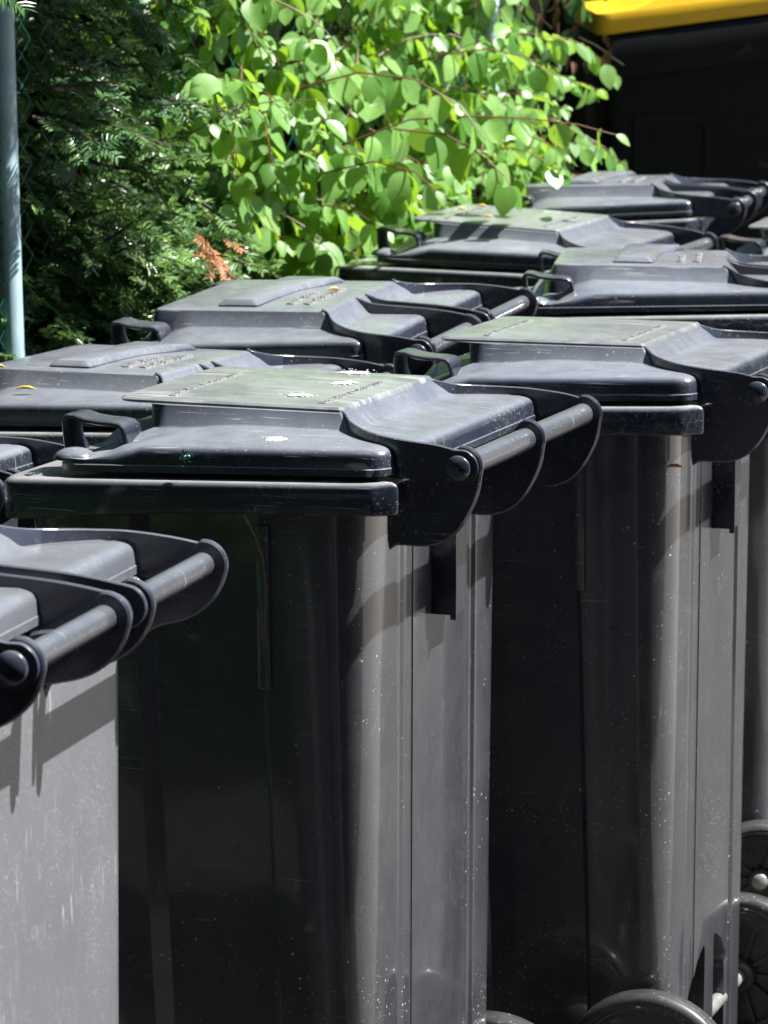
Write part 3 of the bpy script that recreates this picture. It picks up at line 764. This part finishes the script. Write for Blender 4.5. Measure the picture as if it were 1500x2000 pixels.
# solid mass behind the foliage, its near-black colour standing for deep shade
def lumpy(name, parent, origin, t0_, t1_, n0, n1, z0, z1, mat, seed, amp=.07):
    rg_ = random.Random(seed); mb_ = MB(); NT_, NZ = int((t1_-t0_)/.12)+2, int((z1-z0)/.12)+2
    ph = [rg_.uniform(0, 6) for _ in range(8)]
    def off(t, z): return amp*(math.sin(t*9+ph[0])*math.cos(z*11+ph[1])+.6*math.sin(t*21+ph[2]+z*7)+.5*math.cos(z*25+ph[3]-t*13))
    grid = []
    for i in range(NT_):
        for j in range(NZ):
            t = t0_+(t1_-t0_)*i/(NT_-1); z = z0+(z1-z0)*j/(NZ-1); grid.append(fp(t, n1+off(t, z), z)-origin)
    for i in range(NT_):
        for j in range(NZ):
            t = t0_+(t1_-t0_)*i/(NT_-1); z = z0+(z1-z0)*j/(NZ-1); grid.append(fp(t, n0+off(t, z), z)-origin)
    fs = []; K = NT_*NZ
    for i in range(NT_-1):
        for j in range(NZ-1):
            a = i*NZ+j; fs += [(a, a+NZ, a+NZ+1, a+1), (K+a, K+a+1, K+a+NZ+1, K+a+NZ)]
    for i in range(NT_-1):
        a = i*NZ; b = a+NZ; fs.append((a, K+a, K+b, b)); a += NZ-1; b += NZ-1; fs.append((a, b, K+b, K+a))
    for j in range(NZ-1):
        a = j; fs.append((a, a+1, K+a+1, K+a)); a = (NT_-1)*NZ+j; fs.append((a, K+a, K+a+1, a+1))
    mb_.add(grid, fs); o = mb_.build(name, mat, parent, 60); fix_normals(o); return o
lumpy('shade_mass', yew, yo, -5.4, 1.5, -1.3, -.36, GZ, 2.15, M['core'], 3)
# unseen dark boxes added round the viewer to block sky and sun
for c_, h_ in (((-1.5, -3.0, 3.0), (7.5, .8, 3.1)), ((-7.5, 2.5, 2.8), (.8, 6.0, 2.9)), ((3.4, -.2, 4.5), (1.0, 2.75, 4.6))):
    mb = MB(); mb.box(Vector(c_)-yo, h_); mb.build('shade_mass', M['core'], yew, 0)
# dead orange twig
dm, dt_ = MB(), MB(); rg = random.Random(8)
for i in range(11):
    d = Vector((rg.uniform(-.6, .7), -.3, rg.uniform(-1.2, .3))); spray(dm, dt_, yp(.38+rg.uniform(-.03, .04), .20, 1.050+rg.uniform(-.04, .045)), d, Vector((.7, -.7, .3)), rg.uniform(.035, .075), .018, 0, rg)
dt_.tube([yp(.33, -.12, 1.06), yp(.37, .03, 1.07), yp(.38, .20, 1.05)], .002, 5)
dm.build('dead_needles', M['deadneedle'], yew, 0); dt_.build('dead_twig', M['deadneedle'], yew, 60)

# --- broad-leaved shrub
shrub = empty('broadleaf_shrub', tuple(fp(2.0, -.2, GZ))); tag(shrub, 'tangled shrub with round bright green leaves spilling over the fence', 'shrub')
so_ = Vector(shrub.location)
lm_, st_ = MB(), MB(); rg = random.Random(21)
def sp(t, n, z): return fp(t, n, z)-so_
def wander(p, d, L, rg_, k=7, sag=.12):
    pts = [Vector(p)]; d = Vector(d).normalized()
    for i in range(k):
        d = (d+Vector((rg_.uniform(-.18, .18), rg_.uniform(-.18, .18), rg_.uniform(-.12, .12)-sag))).normalized(); pts.append(pts[-1]+d*(L/k))
    return pts
for i in range(285):
    t = rg.uniform(.45, 2.62); z = rg.uniform(.86, 1.8)
    front = (.13 if t < .9 else .08)+.08*max(0, min(1, (t-1)/1.5))
    if t < .85 and (rg.random() < .25 or z < 1.20): continue
    if t > 2.7 and z > 1.25: continue
    n = front-rg.uniform(0, 1)**1.3*.30
    d = FN*rg.uniform(.1, .8)+FD*rg.uniform(-.9, .9)+Vector((0, 0, rg.uniform(-.5, .7)))
    leafy_stem(lm_, st_, wander(sp(t, n, z), d, rg.uniform(.14, .30), rg), (.028, .070), rg, .039, mi=0)
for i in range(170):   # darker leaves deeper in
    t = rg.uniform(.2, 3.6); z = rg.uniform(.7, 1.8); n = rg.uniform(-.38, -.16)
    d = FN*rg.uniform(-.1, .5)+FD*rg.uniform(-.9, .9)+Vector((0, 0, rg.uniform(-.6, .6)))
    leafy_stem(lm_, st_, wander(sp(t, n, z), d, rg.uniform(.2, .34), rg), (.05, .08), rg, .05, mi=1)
for i in range(34):   # low stems hanging against the bin fronts
    t = rg.uniform(1.25, 2.2); n = rg.uniform(.10, .26)
    d = FN*rg.uniform(.2, .8)+FD*rg.uniform(-.9, .6)+Vector((0, 0, rg.uniform(-.8, .1)))
    leafy_stem(lm_, st_, wander(sp(t, n, rg.uniform(.98, 1.2)), d, rg.uniform(.12, .2), rg), (.034, .062), rg, .04, mi=0)
# arching branches reaching over the bins
def wp(x, y, z): return Vector((x*.985, y*1.028, z))-so_
def ap(x, y, z): return Vector((x, y, z))-so_
arch = [[ap(-.10, 7.25, 1.20), ap(.05, 7.15, 1.262), ap(.18, 7.10, 1.272), ap(.29, 7.08, 1.268), ap(.38, 7.06, 1.258), ap(.455, 7.05, 1.238)],
        [ap(.02, 7.05, 1.25), ap(.12, 7.0, 1.242), ap(.19, 6.97, 1.205), ap(.235, 6.95, 1.165), ap(.25, 6.94, 1.135)],
        [ap(-.12, 7.1, 1.16), ap(-.02, 7.0, 1.19), ap(.06, 6.93, 1.175), ap(.10, 6.9, 1.14)],
        [wp(.0, 7.5, 1.33), wp(.12, 7.42, 1.37), wp(.22, 7.38, 1.385), wp(.30, 7.36, 1.37), wp(.36, 7.34, 1.33)],
        [wp(-.2, 7.2, 1.05), wp(-.12, 7.1, 1.08), wp(-.05, 7.02, 1.07), wp(0, 6.98, 1.04)],
        [wp(-.18, 7.0, 1.32), wp(-.05, 6.86, 1.36), wp(.06, 6.80, 1.35), wp(.15, 6.78, 1.30), wp(.20, 6.77, 1.235)],
        [wp(-.30, 6.75, 1.10), wp(-.27, 6.66, 1.13), wp(-.23, 6.6, 1.11), wp(-.2, 6.55, 1.06)]]
for a in arch: leafy_stem(lm_, st_, a, (.058, .074), rg, .052, Vector((.45, -.6, .66)), 0, 1.0, .0022)
for a in ([(.2, 1.75), (.35, 1.2), (.38, .9)], [(1.0, 1.7), (1.1, 1.3), (1.05, .9)], [(1.6, 1.7), (1.7, 1.3), (1.75, .8)], [(2.5, 1.8), (2.45, 1.4), (2.5, .8)], [(3.1, 1.8), (3.2, 1.3), (3.1, .7)]):
    st_.tube([sp(t, -.05+rg.uniform(-.03, .03), z) for t, z in a], .003, 6)
lm_.build('leaves', [M['leaf'], M['leaf_dark']], shrub, 180); st_.build('stems', M['redstem'], shrub, 60)
lumpy('shade_mass', shrub, so_, 1.5, 4.2, -1.3, -.42, GZ, 2.3, M['core'], 9)  # shade behind the shrub, given as a dark solid
# dry leaves hanging by the container
dl, ds = MB(), MB(); rg = random.Random(4)
for i in range(26):
    p = sp(2.80+rg.uniform(-.12, .12), .12+rg.uniform(-.08, .1), rg.uniform(1.30, 1.62))
    ovate(dl, p, Vector((rg.uniform(-.5, .5), rg.uniform(-.5, .5), -1)), Vector((rg.uniform(-1, 1), -1, .2)), rg.uniform(.03, .055), .018, .8, .5)
for i in range(9):
    p = sp(2.80+rg.uniform(-.15, .15), .1, 1.4+rg.uniform(-.1, .25)); ds.tube(wander(p, (rg.uniform(-1, 1), -.3, rg.uniform(-1, .6)), .14, rg, 6, .02), .0016, 5)
dl.build('dry_leaves', M['dryleaf'], shrub, 60); ds.build('dry_twigs', M['bark'], shrub, 60)

# --- dark hedge mass closing the view behind everything
bh = empty('background_hedge', (1.5, 14, GZ)); tag(bh, 'dense dark hedge standing behind the large container', 'hedge')
mb = MB(); rg = random.Random(2); bo = Vector(bh.location)
for i in range(9000):
    p = Vector((rg.uniform(-3, 7), 13+rg.uniform(-.35, .1), rg.uniform(0, 4.2)))-bo
    ovate(mb, p, Vector((rg.uniform(-1, 1), -.4, rg.uniform(-1, .3))), Vector((rg.uniform(-1, 1), -1, rg.uniform(0, 1.2))), rg.uniform(.06, .1), .06, .3, .2)
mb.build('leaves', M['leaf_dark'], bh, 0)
mb = MB(); mb.box((.5, -.3, 2.1), (5.2, .5, 2.15)); mb.build('shade_mass', M['core'], bh, 0)  # dark block, shade between the leaves put into its colour

# ------------------------------------------------------------------ large container with yellow lid
cont = empty('large_waste_container', (1.19, 10.1, GZ)); tag(cont, 'large black wheeled waste container with a sloping yellow lid', 'container')
CO = Vector(cont.location); sl = math.tan(R(7.6))
W_ = 1.36; x0 = -.60; yn = -.45; yf = .60
def ztop(x): return 1.335-GZ+sl*(x-x0)
mb = MB()
rings = []
for z in (.22, .26, .9):
    k = .9 if z < .25 else .94+.06*(z-.26)/.64
    rings.append([(p.x, p.y, z) for p in rpoly([(x0*k+.02, yn*k, .04), ((x0+W_)*k, yn*k, .04), ((x0+W_)*k, yf*k, .04), (x0*k+.02, yf*k, .04)], 5, 8)])
ol = rpoly([(x0, yn, .04), (x0+W_, yn, .04), (x0+W_, yf, .04), (x0, yf, .04)], 5, 8)
rings.append([(p.x, p.y, ztop(p.x)-.12) for p in ol])
for e, dz in ((-.012, -.118), (-.016, -.112), (-.016, -.012), (-.012, -.004), (.01, -.002)):
    rings.append([((p.x-.08)*(1-e*1.5)+.08, (p.y-.07)*(1-e*2)+.07, ztop(p.x)+dz) for p in ol])
mb.loft(rings, True, True)
# panel frames pressed in the near end
for (xa, xb, za, zb) in ((-.52, -.30, .55, 1.18), (-.12, .06, .55, 1.30), (.2, .62, .55, 1.34)):
    for a_, b_, c_, d_ in ((xa, xb, za, za+.03), (xa, xb, zb, zb+.03), (xa, xa+.03, za, zb), (xb-.03, xb, za, zb)):
        mb.box(((a_+b_)/2, yn*.985, (c_+d_)/2), ((b_-a_)/2, .012, (d_-c_)/2))
body = mb.build('body', M['container'], cont, 35); fix_normals(body)
mb = MB()
def lidr(e, dz, xs=0): return [((p.x-.08)*(1-e)+.08+xs, (p.y-.07)*(1-e)+.07, ztop(p.x)+dz) for p in ol]
# skirt, flange, then domed top that starts further in
def domez(x): 
    f = max(0, min(1, (x-(x0+.06))/.10)); return .062+.05*f*f*(3-2*f)
r3 = [((p.x-.08)*.955+.08, (p.y-.07)*.955+.07) for p in ol]
rings = [lidr(.02, .003), lidr(-.03, .004), lidr(-.036, .008), lidr(-.036, .052), lidr(-.03, .060), lidr(.03, .063)]
rings.append([(x, y, ztop(x)+domez(x)*.9) for x, y in r3])
rings.append([((x-.08)*.93+.08, (y-.07)*.93+.07, ztop(x)+domez(x)+.01) for x, y in r3])
rings.append([((x-.08)*.4+.08, (y-.07)*.4+.07, ztop(x*.5)+.16) for x, y in r3])
mb.loft(rings, True, True); fix_normals(mb.build('lid', M['yellow'], cont, 40))
for sx in (-.45, .6):
    for sy in (-.3, .42):
        mb = MB(); mb.tube([(sx, sy-.025, .1), (sx, sy+.025, .1)], .1, 28); fix_normals(mb.build('castor', M['rubber'], cont, 40))
        mb = MB(); mb.box((sx, sy+.035, .17), (.03, .006, .07)); mb.box((sx, sy-.035, .17), (.03, .006, .07)); mb.box((sx, sy, .235), (.05, .045, .006)); mb.build('castor_fork', M['steel'], cont, 0)

# ------------------------------------------------------------------ small things lying on the lids
def husk(k, d, w, z, L, ang, label, col='straw'):
    mb = MB(); c, s = math.cos(ang), math.sin(ang); pts = [(-L/2*c, -L/2*s, .002), (-L/6*c, -L/6*s, .004), (L/6*c, L/6*s, .004), (L/2*c, L/2*s, .002)]
    mb.tube(pts, [.0008, .0024, .0026, .0006], 8); o = mb.build('seed_husk', M[col], None, 60); o.location = binpt(k, d, w, z); o.rotation_euler = BINS[k].rotation_euler
    return tag(o, label, 'seed husk', 'dry husks and leaves fallen on the bin lids')
husk('E', -.045, -.222, 1.0455, .03, .1, 'yellow husk on the left bin lid, the lower one nearer the edge')
husk('E', -.115, -.178, 1.0705, .027, -.15, 'yellow husk at the foot of the lid rib on the left bin')
husk('F', .085, .03, 1.073, .02, .7, 'small orange husk on the lid of the bin against the hedge', 'straw')
husk('D', -.02, -.10, 1.078, .022, .1, 'pale husk near the middle of the leaf-shaded lid')
husk('D', -.11, .0, 1.077, .02, .3, 'pale husk near the front of the leaf-shaded lid')
husk('D', -.10, .09, 1.077, .022, .2, 'pale husk at the far front corner of the leaf-shaded lid')
# fly
fl_ = empty('fly'); fl_.location = binpt('A', -.013, -.2785, 1.021); fl_.rotation_euler = BINS['A'].rotation_euler
tag(fl_, 'metallic green fly sitting on the side of the lid with bird droppings', 'fly')
mb = MB()
for cx, cz_, rx, rz, ry in ((0, 0, .0042, .0036, .0032), (-.0048, -.0022, .0022, .0021, .002), (.0050, .001, .0036, .0028, .0026)):
    rings = [[(cx+rx*math.sin(a)*math.cos(q), -.003+ry*math.sin(a)*math.sin(q), cz_+rz*math.cos(a)) for q in [R(45*j) for j in range(8)]] for a in [R(x) for x in (5, 35, 65, 90, 115, 145, 175)]]
    mb.loft(rings)
for a_ in ((-.004, -.006), (0, -.007), (.004, -.0065)):
    mb.tube([(a_[0]*.3, -.002, -.001), (a_[0]*1.2, -.0045, a_[1]*.5), (a_[0]*1.8, .0, a_[1])], .0003, 4)
mb.build('body', M['fly'], fl_, 60)
for sx in (.2, 1.1):
    mb = MB(); ovate(mb, (-.001, -.0055, .002), Vector((sx, -.2, 1.0)), Vector((0, -1, 0)), .0095, .0036, .05, 0); mb.build('wing', M['flywing'], fl_, 60)

# dry stalk hanging from the collar of the middle bin
st = empty('dry_stalk'); p0 = binpt('A', .062, -.286, .962); st.location = p0; st.rotation_euler = BINS['A'].rotation_euler
tag(st, 'thin dry brown stalk hanging below the rim of the bin with bird droppings', 'stalk')
mb = MB(); mb.tube([(0, 0, .004), (.006, .004, -.012), (.016, .010, -.035), (.024, .012, -.06), (.028, .014, -.10), (.027, .012, -.15), (.029, .013, -.175)], [.0022, .0018, .0013, .001, .0008, .0007, .0005], 6)
mb.build('stem', M['bark_dry'], st, 60)
husk('B', .215, -.2505, .912, .022, .2, 'orange leaf fragment caught under the hinge bracket of the second black bin', 'deadneedle')
